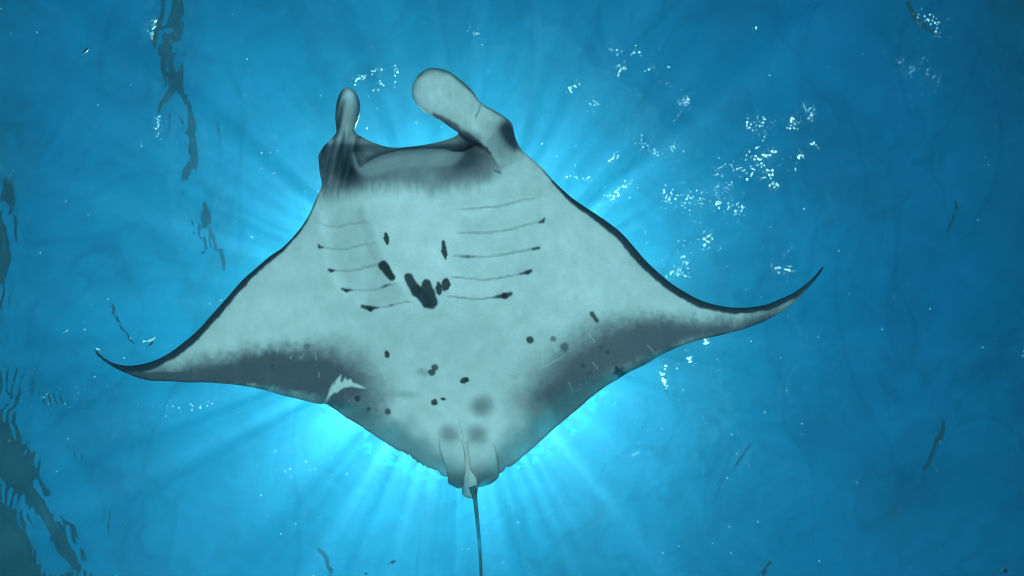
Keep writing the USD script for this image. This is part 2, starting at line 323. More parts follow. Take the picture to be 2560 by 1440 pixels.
# ------------------------------------------------------------------ manta ray
OUT = [(796, 389), (799, 430), (804, 463), (790, 497), (768, 545), (740, 584), (705, 620), (675, 640), (639, 671), (607, 699), (586, 723), (557, 756), (532, 784), (507, 813), (479, 840), (454, 860), (429, 879), (401, 895), (370, 907), (339, 913), (314, 914), (289, 909), (267, 899), (248, 884), (238, 874),
       (242, 886), (261, 903), (282, 917), (304, 928), (332, 940), (357, 948), (382, 952), (423, 953), (470, 956), (511, 956), (557, 959), (595, 963), (629, 968), (667, 977), (704, 988), (751, 999), (782, 1007), (802, 1010), (813, 1009), (838, 1024), (869, 1047), (877, 1051), (911, 1072), (945, 1095), (973, 1113), (997, 1127), (1004, 1128), (1018, 1137), (1024, 1137), (1031, 1147), (1037, 1148), (1043, 1156), (1050, 1157), (1058, 1165), (1063, 1164), (1069, 1170), (1076, 1170), (1086, 1175), (1094, 1176), (1105, 1190), (1118, 1192), (1130, 1198), (1152, 1205), (1155, 1234), (1164, 1243), (1178, 1246), (1191, 1244), (1195, 1220), (1200, 1204), (1226, 1195), (1247, 1185), (1260, 1177), (1264, 1168), (1277, 1166), (1299, 1149), (1325, 1127), (1356, 1099), (1395, 1064), (1440, 1027),
       (1475, 996), (1519, 963), (1544, 949), (1566, 934), (1612, 912), (1644, 893), (1675, 877), (1716, 860), (1753, 849), (1806, 837), (1856, 824), (1894, 810), (1931, 793), (1962, 774), (1988, 754), (2016, 724), (2041, 696), (2060, 668),
       (2055, 669), (2041, 685), (2016, 709), (1984, 732), (1950, 748), (1916, 761), (1878, 768), (1837, 769), (1797, 764), (1753, 751), (1716, 732), (1675, 706), (1640, 676), (1612, 649), (1583, 615), (1551, 580), (1519, 555), (1487, 533), (1455, 512), (1427, 492), (1400, 468), (1381, 449), (1353, 418), (1325, 393), (1305, 376),
       (1291, 351), (1285, 330), (1280, 309), (1268, 297), (1240, 278), (1215, 265), (1198, 252), (1181, 227), (1159, 205), (1128, 182), (1108, 173), (1086, 170), (1063, 174), (1043, 191), (1032, 210), (1029, 230), (1035, 252), (1052, 272), (1077, 289), (1108, 306), (1128, 320), (1146, 333), (1136, 342), (1114, 350), (1072, 360), (1029, 366), (987, 369), (959, 365), (928, 354), (903, 341), (888, 330),
       (889, 318), (897, 297), (901, 272), (897, 247), (886, 227), (875, 219), (865, 219), (855, 225), (845, 244), (840, 267), (838, 295), (841, 323), (840, 333), (827, 348), (810, 365), (799, 382)]
OUT = spline(OUT, 3.0, True)
c2 = lambda pts: [(720 + x / 3.5556, 500 + y / 3.5556) for x, y in pts]
SLITS_L = [c2(p) for p in ([(265, 195), (350, 235), (450, 238), (560, 208), (710, 195)], [(290, 420), (420, 437), (530, 432), (640, 402), (780, 380)], [(385, 625), (500, 630), (620, 622), (720, 590), (820, 568)],
                           [(520, 800), (650, 803), (770, 800), (860, 770), (965, 738)], [(735, 960), (850, 950), (930, 935), (1010, 910), (1095, 898)])]
SLITS_R = [c2(p) for p in ([(1520, 90), (1620, 75), (1780, 62), (1900, 52), (2080, 0), (2230, -20)], [(1500, 295), (1640, 285), (1800, 285), (1950, 268), (2100, 225), (2240, 190)], [(1480, 497), (1600, 500), (1780, 502), (1950, 478), (2170, 435)],
                           [(1450, 690), (1560, 692), (1750, 710), (1900, 690), (2060, 655)], [(1440, 855), (1540, 868), (1670, 885), (1800, 868), (1900, 858)])]
JAW = [(850, 440), (880, 424), (899, 416), (928, 396), (950, 386), (973, 379), (1001, 373), (1057, 369), (1114, 369), (1136, 376), (1159, 376), (1180, 365), (1195, 352)]
MOUTH = JAW[2:] + [(1150, 330), (1120, 335), (1030, 350), (960, 350), (905, 335), (890, 345), (885, 380)]
RFIN = [(1146, 333), (1170, 350), (1200, 362), (1226, 385), (1250, 420), (1310, 400), (1310, 370), (1291, 330), (1285, 300), (1240, 265), (1200, 240), (1160, 190), (1086, 160), (1030, 180), (1015, 230), (1040, 280), (1100, 310)]

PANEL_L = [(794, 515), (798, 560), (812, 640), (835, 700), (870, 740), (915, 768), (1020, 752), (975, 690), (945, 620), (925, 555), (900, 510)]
PANEL_R = [(1150, 525), (1140, 590), (1132, 700), (1125, 745), (1190, 752), (1262, 740), (1325, 680), (1352, 610), (1362, 500), (1260, 505)]
def slit_rel(x, y):
    """Overlapping gill flaps: each flap's rear lip stands proud of the next."""
    off = np.zeros(len(x))
    for S in (SLITS_L, SLITS_R):
        X0 = np.array([min(p[0] for p in s) for s in S]); X1 = np.array([max(p[0] for p in s) for s in S])
        ys = [np.interp(x, *np.array(sorted(s)).T) for s in S]
        ys = [ys[0] - 55] + ys
        for k in range(1, 6):
            v = (y - ys[k - 1]) / np.maximum(ys[k] - ys[k - 1], 10)
            xa = x - X0[k - 1]; xb = X1[k - 1] - x
            win = sstep(-12, 14, xa) * sstep(-12, 14, xb)
            inside = (v > 0) & (v <= 1)
            off += np.where(inside, v ** 1.5, 0) * win * .018
    return off

def body_ref(x, y):
    a = np.abs(x - 1150) / 900.0
    return 2.8 + 0.42 * a ** 2.2 + 0.00012 * (y - 700)

def body_bulge(x, y):
    g = np.exp(-((x - 1085 - .12 * (y - 640)) / 285) ** 2 - ((y - 640) / 340) ** 2)
    return g

def region_off(x, y):
    P = np.stack([x, y], 1)
    o = -0.17 * sstep(0, 130, 345 - y) * (x < 920) * sstep(0, 1, (345 - y) / 1.0 + 1)
    rf = poly_sd(P, RFIN)
    o += -0.16 * sstep(5, -3, rf) * sstep(0, 90, np.hypot(x - 1295, y - 400) - 15)
    mo = poly_sd(P, MOUTH)
    o += 0.10 * sstep(3, -8, mo) * (1 - sstep(3, -3, rf))
    # hollow between the fin root and the jaw on the left, folds of the left fin root
    o += 0.03 * np.exp(-((x - 868) / 22) ** 2 - ((y - 405) / 40) ** 2)
    lf = np.exp(-((y - 400) / 70) ** 2) * sstep(895, 860, x)
    o += lf * .008 * np.sin((x + (y - 400) * .25) * .33)
    d, _, _ = line_dist(P, [(905, 378), (912, 388), (918, 400)])
    o += -.02 * np.exp(-(np.hypot((x - 902) / 10, (y - 392) / 16)) ** 2) + .025 * np.exp(-(d / 3.5) ** 2)
    o += -.02 * np.exp(-(np.hypot((x - 1168) / 12, (y - 362) / 8)) ** 2)
    return o

def skin_noise(x, y):
    P = np.stack([x, y], 1)
    hollow = .034 * sstep(10, -30, poly_sd(P, PANEL_L)) + .012 * sstep(14, -40, poly_sd(P, PANEL_R))
    fold = .010 * np.sin((x - 1150) * .02 + fbm2(x, y, 160, 2, 64) * 5) * np.exp(-((y - 800) / 190) ** 2)
    return .010 * (fbm2(x, y, 70, 3, 61) - .5) + .003 * (fbm2(x, y, 14, 2, 62) - .5) + hollow + fold

def near_d(x, y, d):
    lead = 0.010 * np.sqrt(1 - (1 - np.clip(d / 10, 0, 1)) ** 2)
    th = lead + 0.055 * (1 - np.exp(-d / 55))
    return body_ref(x, y) + region_off(x, y) - th - .22 * body_bulge(x, y) * (1 - np.exp(-d / 60)) - slit_rel(x, y) + skin_noise(x, y)

def far_d(x, y, d):
    lead = 0.010 * np.sqrt(1 - (1 - np.clip(d / 10, 0, 1)) ** 2)
    th = lead + 0.045 * (1 - np.exp(-d / 55))
    o = region_off(x, y)
    return body_ref(x, y) + o + th + .24 * body_bulge(x, y) * (1 - np.exp(-d / 60))

c1 = lambda pts: [(720 + x / 3.5556, 140 + y / 3.5556) for x, y in pts]
c3 = lambda pts: [(720 + x / 3.5556, 840 + y / 3.5556) for x, y in pts]
c4 = lambda pts: [(1300 + x / 3.2, 640 + y / 3.2) for x, y in pts]
# spots: centre, radii, tilt in degrees, strength, softness
SPOTS = [(966, 598, 6.5, 17, -8, .97, .12), (1111, 628, 7, 26, -8, .97, .12), (1097, 721, 7.5, 18, -8, .97, .12), (1114, 711, 10.5, 17, 8, .97, .12), (967, 886, 6, 9.5, -15, .95, .2), (1087, 919, 9, 9, 0, .9, .35), (1080, 931, 9, 8, 0, .9, .3), (1058, 931, 14, 9, 10, .4, .9),
         (1159, 952, 9, 8, 0, .95, .2), (1166, 949, 7, 7, 0, .95, .2), (1086, 1006, 8.5, 8.5, 0, .95, .15), (1107, 997, 6.5, 4.8, 10, .95, .2), (1325, 850, 8, 8.5, -20, .92, .25), (1384, 847, 8, 7.5, 0, .7, .5), (1412, 867, 11, 11, 0, .75, .7), (1204, 1016, 26, 24, 0, .65, 1.2), (1122, 1084, 24, 20, 25, .6, 1.2), (1192, 1085, 25, 22, 20, .62, 1.2),
         (893, 996, 8, 9, 0, .85, .5), (921, 1022, 6, 6, 0, .8, .5), (970, 1030, 7.5, 8.5, -20, .85, .35), (1015, 986, 24, 9, 0, .3, 1.2), (1028, 1060, 20, 20, 0, .2, 1.2), (1458, 915, 6, 6, 0, .5, .8), (1476, 932, 5, 5, 0, .5, .8), (1519, 880, 6, 6, 0, .5, .8), (1503, 868, 6, 6, 0, .4, .8), (767, 866, 7, 7, 0, .5, .6), (681, 899, 4, 4, 0, .4, .6), (681, 917, 4, 4, 0, .4, .6), (1636, 877, 2.5, 2.5, 0, .6, .5)]
CAPS = [((959, 664), (980, 693), 13, 9, .97), ((1021, 693), (1041, 731), 11, 13, .97), ((1043, 726), (1068, 756), 12, 14, .97), ((1066, 710), (1078, 755), 12, 17, .97), ((1349, 556), (1357, 553), 3, 4, .95), ((1357, 553), (1361, 546), 3.5, 2, .95), ((1332, 623), (1346, 620), 2.5, 4, .95), ((1299, 685), (1318, 681), 2.5, 5.5, .95), ((1318, 681), (1326, 677), 5, 4, .95),
        ((1232, 744), (1262, 740), 1.5, 7.5, .95), ((1262, 740), (1277, 734), 7, 6, .95), ((796, 612), (799, 617), 2, 3.5, .95), ((799, 618), (807, 618), 3.5, 2, .95), ((822, 674), (828, 677), 3, 4.5, .95), ((828, 677), (837, 675), 4, 1.5, .95), ((855, 722), (866, 726), 3, 4.5, .95), ((866, 726), (882, 725), 4, 1.5, .95), ((908, 766), (925, 772), 4, 7, .95), ((925, 772), (948, 768), 6.5, 1.5, .95),
        ((1152, 641), (1170, 642), 2.5, 4, .55), ((1170, 642), (1190, 640), 3, 1, .45), ((955, 718), (963, 715), 1.5, 2.5, .8), ((963, 715), (974, 711), 2.5, 1.2, .8), ((978, 763), (981, 762), 2, 1.5, .8), ((1480, 784), (1492, 802), 5.5, 5.5, .92), ((1238, 427), (1250, 431), 2.5, 2.5, .8)]
SMUDGE_L = [(290, 922), (340, 920), (390, 918), (440, 910), (520, 893), (600, 876), (690, 864), (770, 860), (840, 868), (900, 896), (940, 930), (962, 985), (950, 1035), (900, 1040), (850, 1030), (800, 1002), (740, 992), (660, 972), (590, 968), (480, 978), (380, 972), (300, 950)]
SMUDGE_R = [(1285, 1010), (1325, 935), (1385, 880), (1440, 838), (1500, 802), (1570, 788), (1660, 790), (1760, 798), (1850, 792), (1940, 772), (1960, 790), (1880, 845), (1780, 858), (1700, 878), (1640, 902), (1560, 942), (1490, 985), (1420, 1035), (1340, 1050)]
SCAR = c3([(320, 590), (345, 545), (372, 470), (402, 418), (410, 440), (422, 398), (450, 365), (475, 342), (465, 402), (480, 415), (512, 362), (522, 395), (562, 380), (572, 412), (622, 428), (692, 465), (640, 463), (560, 447), (500, 460), (460, 482), (430, 508), (412, 500), (372, 545), (340, 605)])
TORN = c4([(735, 945), (760, 915), (755, 885), (775, 880), (800, 900), (830, 890), (820, 915), (850, 930), (860, 945), (800, 975), (770, 950)])
SCRATCH = [c4(p) for p in ([(140, 790), (185, 880)], [(172, 770), (192, 850)], [(185, 893), (350, 800)], [(440, 590), (470, 650)], [(545, 620), (600, 690)], [(1020, 715), (1100, 790)], [(385, 1010), (430, 1090)], [(430, 1085), (500, 1060)], [(265, 690), (300, 770)], [(860, 330), (895, 400)], [(525, 1000), (550, 1035)], [(580, 850), (620, 900)])] + \
          [c3(p) for p in ([(20, 205), (30, 180)], [(105, 205), (130, 178)], [(243, 140), (252, 210)], [(275, 320), (272, 370)], [(1210, 300), (1270, 385)], [(800, 690), (825, 610)], [(545, 690), (600, 650)], [(560, 612), (585, 615)], [(540, 575), (555, 578)])]
LEAD_L = [(804, 463), (790, 497), (768, 545), (740, 584), (705, 620), (639, 671), (586, 723), (532, 784), (479, 840), (429, 879), (370, 907), (314, 914), (267, 899), (238, 874)]
LEAD_R = [(1353, 418), (1381, 449), (1427, 492), (1487, 533), (1551, 580), (1612, 649), (1675, 706), (1753, 751), (1837, 769), (1916, 761), (1984, 732), (2041, 685), (2060, 667)]
TRAIL_L = [(595, 963), (704, 988), (802, 1010), (869, 1047), (945, 1095), (1004, 1128), (1058, 1165), (1105, 1190), (1160, 1240)]
TRAIL_R = [(1190, 1240), (1226, 1197), (1264, 1168), (1325, 1127), (1395, 1064), (1475, 996), (1566, 934), (1675, 877), (1806, 837)]
WHITE = np.array([.92, .82, .85]); DARK = np.array([.074, .066, .098]); BLACK = np.array([.022, .032, .042])

def paint(x, y):
    """Skin pigment with some painted shade and margin glow, and thinness of the lower side at body coordinates."""
    P = np.stack([x, y], 1)
    n1 = fbm2(x, y, 45, 4, 81) - .5; n2 = fbm2(x, y, 9, 3, 82) - .5; n3 = fbm2(x / 1.0, y / 3.5, 7, 3, 83) - .5; n4 = fbm2(x, y, 17, 2, 84) - .5
    dark = np.zeros(len(x))
    def add(v):
        nonlocal dark
        dark = 1 - (1 - dark) * (1 - np.clip(v, 0, 1))
    # grey chin band with a ragged lower edge
    low = np.interp(x, [795, 820, 860, 900, 950, 1000, 1050, 1080, 1110, 1140, 1200, 1250, 1300], [478, 500, 492, 482, 474, 468, 474, 486, 482, 468, 458, 440, 400])
    chin = sstep(28, -34, y - low + 34 * n3 + 26 * n1) * sstep(1290, 1225, x + .35 * (y - 400))
    rfin = sstep(4, -4, poly_sd(P, RFIN)) * sstep(440, 395, y)
    add(chin * (.70 + .5 * n1) * sstep(352, 366, y) * (1 - rfin))
    for cx, cy, rx, ry, s in ((868, 405, 42, 62, .9), (880, 430, 50, 40, .5), (1165, 398, 44, 34, .75), (1128, 425, 30, 30, .35), (1200, 440, 50, 22, .3), (1180, 352, 30, 22, .6), (812, 400, 16, 70, .7)):
        add(s * sstep(1.5, .4, np.hypot((x - cx) / rx, (y - cy) / ry) + .8 * n1))
    d, _, _ = line_dist(P, JAW); add(.75 * sstep(5, 1, d))
    d, _, _ = line_dist(P, JAW[3:9]); dark *= 1 - .25 * sstep(24, 8, np.abs(d - 30)) * (y > 378)
    # smudges of the rear wings
    for poly, amt in ((SMUDGE_L, .9), (SMUDGE_R, .88)):
        sd = poly_sd(P, poly)
        soft = np.interp(x, [700, 900], [30, 58]) if poly is SMUDGE_L else np.interp(x, [1400, 1620], [66, 28])
        soft = np.where((y > 930) & (x < 860) | (y > 905) & (x > 1600), 14, soft)
        add(amt * sstep(1, -1.1, (sd + 34 * n1 + 30 * n2 + 16 * n4) / soft))
    add(.55 * sstep(1830, 1960, x)); add(.4 * sstep(420, 320, x))
    # leading edges
    for line, prof in ((LEAD_L, [(0, 0), (60, 2), (190, 6), (420, 13), (640, 15), (800, 12), (900, 14)]), (LEAD_R, [(0, 0), (40, 3), (130, 10), (330, 15), (520, 15), (700, 12), (850, 9), (900, 6)])):
        d, _, al = line_dist(P, line); wdt = np.interp(al, *np.array(prof, float).T)
        add(.97 * sstep(2.6, -2.6, d - wdt * 1.22 - 1.5 + 6 * n2 + 4 * n4) * (wdt > .5))
        add(.25 * sstep(30, 0, d - wdt) * sstep(650, 820, al))
    # right fin: dark root, dark lower rim, thin rim; left fin: dark sides
    rf = c1([(1870, 640), (1900, 585), (1960, 560), (2010, 630), (2070, 830), (2010, 850), (1950, 800), (1900, 720)])
    add(.92 * sstep(12, -10, poly_sd(P, rf) + 14 * n1))
    d, _, al = line_dist(P, c1([(1290, 515), (1390, 575), (1500, 655), (1620, 740), (1760, 820), (1800, 870)]))
    add(.85 * sstep(1, .35, d / np.interp(al, [0, 30, 60, 120, 170], [5, 12, 17, 13, 4]) + .8 * n2))
    d, _, al = line_dist(P, [(1043, 191), (1063, 174), (1086, 170), (1128, 182), (1181, 227), (1215, 265), (1268, 297)]); add(.6 * sstep(7, 1, d + 6 * n2))
    d, _, al = line_dist(P, c1([(1715, 430), (1690, 500), (1670, 540)])); add(.5 * sstep(4, 1, d + 3 * n2))
    fin_l = sstep(352, 330, y) * (x < 915)
    d, _, _ = line_dist(P, [(870, 225), (872, 270), (868, 320), (850, 360), (838, 400)]); add(fin_l * .72 * sstep(4, 26, d + 12 * n1)); add(fin_l * .28)
    streak = sstep(470, 340, y) * sstep(870, 850, x) * (x < 880)
    add(.62 * streak * (.75 + .6 * np.sin((x + (y - 400) * .28) * .30 + 3 * n1)))
    mo = poly_sd(P, MOUTH); add(.34 * sstep(4, -6, mo) * (.8 + n1) * (1 - rfin)); add(rfin * (.13 + .35 * n3 + .5 * n1)); add(.35 * rfin * np.exp(-(np.hypot((x - 1262) / 45, (y - 340) / 50)) ** 2)); add(.12 * sstep(16, -34, poly_sd(P, PANEL_L)) * sstep(800, 850, x)); add(.05 * sstep(30, -50, poly_sd(P, PANEL_R)))  # PANEL terms paint gill panel shade into the colour, left side strongest
    add(.16 * (fbm2(x, y, 130, 4, 88) - .42)); add(.20 * np.exp(-((x - 1110) / 250) ** 2 - ((y - 860) / 130) ** 2));  # last term paints the shade of the lower belly into the colour
    # spots
    def blot(v): add(v)
    for cx, cy, rx, ry, tilt, s, soft in SPOTS:
        t = math.radians(tilt); u = (x - cx) * math.cos(t) + (y - cy) * math.sin(t); v = -(x - cx) * math.sin(t) + (y - cy) * math.cos(t)
        r = np.hypot(u / rx, v / ry) + (n2 * 4.0 + n4 * 6.0) / min(rx, ry) + n1 * .5 * min(1, soft * 2)
        blot(s * sstep(1 + soft * .6, 1 - soft * .7, r))
    for (ax, ay), (bx, by), ra, rb, s in CAPS:
        v = np.array([bx - ax, by - ay]); w_ = P - (ax, ay); t = np.clip(w_ @ v / (v @ v), 0, 1)
        d = np.linalg.norm(w_ - t[:, None] * v, axis=1) - (ra + (rb - ra) * t) + (4 * n2 + 7 * n4) * min(1, max(ra, rb) / 9)
        blot(s * sstep(2.4, -2.0, d))
    add(.9 * sstep(2, -2, poly_sd(P, TORN) + 5 * n2))
    light = .95 * sstep(1.8, -1.8, poly_sd(P, SCAR) + 1.5 * n2)
    for ln in SCRATCH:
        d, _, _ = line_dist(P, ln); light = np.maximum(light, .38 * sstep(2.2, .4, d))
    d, _, _ = line_dist(P, c3([(330, 590), (375, 545), (410, 500)])); add(.6 * sstep(5, 1, d))
    dark *= 1 - light
    deep = sstep(.85, .97, dark)[:, None]
    col = WHITE * (1 - dark)[:, None] + (DARK * (1 - deep) + BLACK * deep) * dark[:, None]
    # thin rear margins let daylight through
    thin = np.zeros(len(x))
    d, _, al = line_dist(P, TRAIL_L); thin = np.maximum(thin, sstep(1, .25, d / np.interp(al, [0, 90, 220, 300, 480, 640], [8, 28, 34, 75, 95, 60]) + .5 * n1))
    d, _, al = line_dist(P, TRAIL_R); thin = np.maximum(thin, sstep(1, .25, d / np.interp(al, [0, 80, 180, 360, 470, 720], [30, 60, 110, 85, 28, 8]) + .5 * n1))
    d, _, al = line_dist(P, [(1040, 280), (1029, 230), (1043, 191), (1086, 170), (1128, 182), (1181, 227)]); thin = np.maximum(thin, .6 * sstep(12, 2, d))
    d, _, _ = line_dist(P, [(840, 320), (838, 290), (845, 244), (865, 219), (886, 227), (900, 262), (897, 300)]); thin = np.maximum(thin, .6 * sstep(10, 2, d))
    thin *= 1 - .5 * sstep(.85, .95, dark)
    col = col * (1 - .5 * thin)[:, None] + .5 * thin[:, None] * np.array([.16, .52, .56]) * (1 - .75 * dark)[:, None]  # teal of light passing through the fin also painted into the margin
    return col, .5 * thin

manta = UsdGeom.Xform.Define(stage, path('manta_ray'))
tag(manta, 'white bellied manta ray with dark spots and spread wings gliding overhead', 'manta ray')

V, F, XY, top, dist = sheet(OUT, near_d, far_d, 3.2)
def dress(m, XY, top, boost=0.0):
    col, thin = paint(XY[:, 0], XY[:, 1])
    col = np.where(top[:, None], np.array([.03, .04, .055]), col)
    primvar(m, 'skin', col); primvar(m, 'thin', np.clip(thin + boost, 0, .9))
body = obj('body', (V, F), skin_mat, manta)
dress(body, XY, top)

# pelvic fins: thin lobes under the root of the tail
PEL_L = [(1096, 1080), (1099, 1121), (1106, 1145), (1114, 1169), (1119, 1190), (1121, 1208), (1132, 1215), (1142, 1220), (1151, 1221), (1163, 1205), (1163, 1150), (1156, 1100), (1146, 1060), (1118, 1056)]
PEL_R = [(1214, 1062), (1225, 1086), (1235, 1110), (1241, 1135), (1245, 1160), (1248, 1186), (1243, 1197), (1226, 1210), (1204, 1217), (1197, 1218), (1190, 1200), (1176, 1180), (1171, 1140), (1163, 1095), (1166, 1066)]
body_tree = cKDTree(outline_dense(OUT))
for pts in (PEL_L, PEL_R):
    o = spline(pts, 2.5, True)
    up = min(p[1] for p in pts)
    base = lambda x, y: near_d(x, y, body_tree.query(np.stack([x, y], 1))[0] * (1 - sstep(1140, 1212, y))) + .012 - .026 * sstep(up + 5, up + 95, y)
    v, f, xy, tp, dd = sheet(o, lambda x, y, d: base(x, y) - .005 * np.sqrt(np.clip(d / 8, 0, 1)), lambda x, y, d: base(x, y) + .004 * np.sqrt(np.clip(d / 8, 0, 1)), 2.5, 1.5)
    pf = obj('pelvic_fin', (v, f), skin_mat, manta)
    col, thin = paint(xy[:, 0], xy[:, 1]); primvar(pf, 'skin', col); primvar(pf, 'thin', np.clip(.12 + .7 * sstep(1140, 1210, xy[:, 1]), 0, .9))
# tail root ridge and the whip tail
ridge = spline([(1146, 1045), (1158, 1090), (1166, 1140), (1171, 1190), (1174, 1244)], 6)
rd = near_d(ridge[:, 0], ridge[:, 1], np.full(len(ridge), 40.0))
tail_pts = spline([(1180, 1215), (1187, 1245), (1192, 1290), (1197, 1340), (1201, 1400), (1203, 1460), (1204, 1560)], 6)
tp3 = at(tail_pts[:, 0], tail_pts[:, 1], 2.84 + np.linspace(0, .12, len(tail_pts)))
v, f = tube(tp3, np.interp(np.linspace(0, 1, len(tp3)), [0, .1, .3, 1], [.020, .0125, .0105, .006]), 12)
tl = obj('tail', (v, f), skin_mat, manta)
tc = .30 + .12 * meshkit.noise(v * 30)
primvar(tl, 'skin', np.stack([tc * .5, tc * .8, tc * .85], 1)); primvar(tl, 'thin', np.full(len(v), .55))

def on_skin(line, lift):
    d = near_d(line[:, 0], line[:, 1], cKDTree(outline_dense(OUT)).query(line)[0])
    return at(line[:, 0], line[:, 1], d - lift)

for S in (SLITS_L, SLITS_R):
    for s in S:
        L = spline(s, 4)
        L[:, 1] += .8 * np.sin(np.arange(len(L)) * 1.3) * .5
        tt = np.linspace(0, 1, len(L))
        v, f = tube(on_skin(L, .0004), 0.0005 + .0004 * np.sin(np.pi * tt) ** .5 * (.7 + .6 * meshkit.noise(np.stack([L[:, 0] / 9, L[:, 1] / 9, tt], 1))), 6)
        obj('gill_slit', (v, f), slit_mat, manta)
for line, r in (([(1146, 1045), (1158, 1090), (1166, 1140), (1171, 1190), (1172, 1240)], .0013), ):
    L = spline(line, 4)
    v, f = tube(on_skin(L, .001), r, 6)
    obj('vent_fold', (v, f), slit_mat, manta)

# ------------------------------------------------------------------ small fish
def fish_mesh(length, height, curve=0.0):
    """A slim fish: lens-shaped body with a forked tail, a back fin and a belly fin, built as inflated solids."""
    n, k = 22, 14
    t = np.linspace(0, 1, n)
    prof = np.interp(t, [0, .04, .15, .35, .6, .8, .88, 1], [.02, .35, .8, 1, .75, .32, .2, .18]) * height / 2
    x = (t - .5) * length * .84
    yb = curve * length * (t - .5) ** 2
    ang = np.arange(k) * 2 * np.pi / k
    v = np.stack([np.repeat(x, k), (yb[:, None] + prof[:, None] * .5 * np.cos(ang)).ravel(), (prof[:, None] * np.sin(ang)).ravel()], 1)
    i, j = np.meshgrid(np.arange(n - 1), np.arange(k), indexing='ij')
    q = np.stack([i*k+j, (i+1)*k+j, (i+1)*k+(j+1) % k, i*k+(j+1) % k], -1).reshape(-1, 4)
    f = np.vstack([q[:, [0, 1, 2]], q[:, [0, 2, 3]]])
    parts = [trimesh.Trimesh(v, f, process=False)]
    def fin(pts, th=.012):
        p = trimesh.creation.extrude_polygon(Polygon([(a * length, b * length) for a, b in pts]), th * length, engine='earcut')
        w_ = p.vertices.copy(); p.vertices = np.stack([w_[:, 0], w_[:, 2] - th * length / 2 + curve * length * ((w_[:, 0] / length / .84)) ** 2, w_[:, 1]], 1)
        return p
    hh = height / length / 2
    parts += [fin([(.36, -.03), (.5, -hh * 1.2), (.455, 0), (.5, hh * 1.2), (.36, .03)]), fin([(-.15, hh * .8), (-.02, hh * 1.5), (.18, hh * .75), (.1, hh * .4)]), fin([(-.05, -hh * .8), (.05, -hh * 1.35), (.16, -hh * .7), (.08, -hh * .4)])]
    return trimesh.util.concatenate(parts)

def place_fish(px, py, depth, size_px, angle, slim, m, label, curve=0.0, roll=0.9):
    L = size_px / 1280 * depth
    me = fish_mesh(L, L * slim, curve)
    a = math.radians(angle)                     # in the lens's plane, counter-clockwise from right
    e = np.array([math.cos(a), math.sin(a), 0.15]); e /= np.linalg.norm(e)
    side = np.cross(e, [0, 0, 1.0]); side /= np.linalg.norm(side); upv = np.cross(side, e)
    s1 = math.cos(roll) * side + math.sin(roll) * upv; u1 = np.cross(s1, e)
    me.vertices = (me.vertices @ np.stack([e, s1, u1])) @ ROT.T + at(np.array(px), np.array(py), np.array(depth))
    me.fix_normals()
    return tag(obj('fish', me, m, smooth=50), label, 'fish')
place_fish(212, 129, 4.6, 33, 235, .36, fish_dark, 'small dark fish high above the left wing, near the top left corner')
place_fish(377, 860, 4.2, 20, 222, .36, fish_dark, 'tiny dark fish just above the left wing tip, under a pale fish')
place_fish(378, 850, 3.6, 34, 203, .2, fish_pale, 'tiny pale silvery fish just above the left wing tip', .5)
place_fish(981, 1405, 4.4, 22, 195, .32, fish_dark, 'small dark fish in open water to the left of the tail')
place_fish(915, 1434, 5.0, 12, 170, .4, fish_dark, 'minute dark fish at the bottom edge, left of the tail')
place_fish(2511, 1428, 5.0, 24, 200, .32, fish_dark, 'dark fish in the deep blue at the bottom right corner')
place_fish(166, 828, 4.6, 15, 215, .25, fish_pale, 'faint pale fish in the blue far left of the left wing tip', .3)
place_fish(246, 873, 2.6, 17, 345, .18, fish_pale, 'pale cyan sliver of a fish touching the left wing tip', .2)

# ------------------------------------------------------------------ air bubbles under the surface
def bubble_mesh():
    n, k = 6, 12
    th = np.linspace(.08, math.pi * .5, n); ang = np.arange(k) * 2 * np.pi / k
    v = np.stack([np.outer(np.sin(th), np.cos(ang)).ravel(), np.outer(np.sin(th), np.sin(ang)).ravel(), np.repeat(np.cos(th) * .55, k)], 1)
    v = np.vstack([v, [0, 0, .55]])
    i, j = np.meshgrid(np.arange(n - 1), np.arange(k), indexing='ij')
    q = np.stack([i*k+j, (i+1)*k+j, (i+1)*k+(j+1) % k, i*k+(j+1) % k], -1).reshape(-1, 4)
    kk = np.arange(k)
    return v, np.vstack([q[:, [0, 1, 2]], q[:, [0, 2, 3]], np.stack([kk, (kk + 1) % k, np.full(k, len(v) - 1)], 1)])
proto = UsdGeom.Xform(stage.CreateClassPrim('/World/bubble_class'))
usdkit.mesh(stage, '/World/bubble_class/film', bubble_mesh(), bubble_mat, smooth=True)
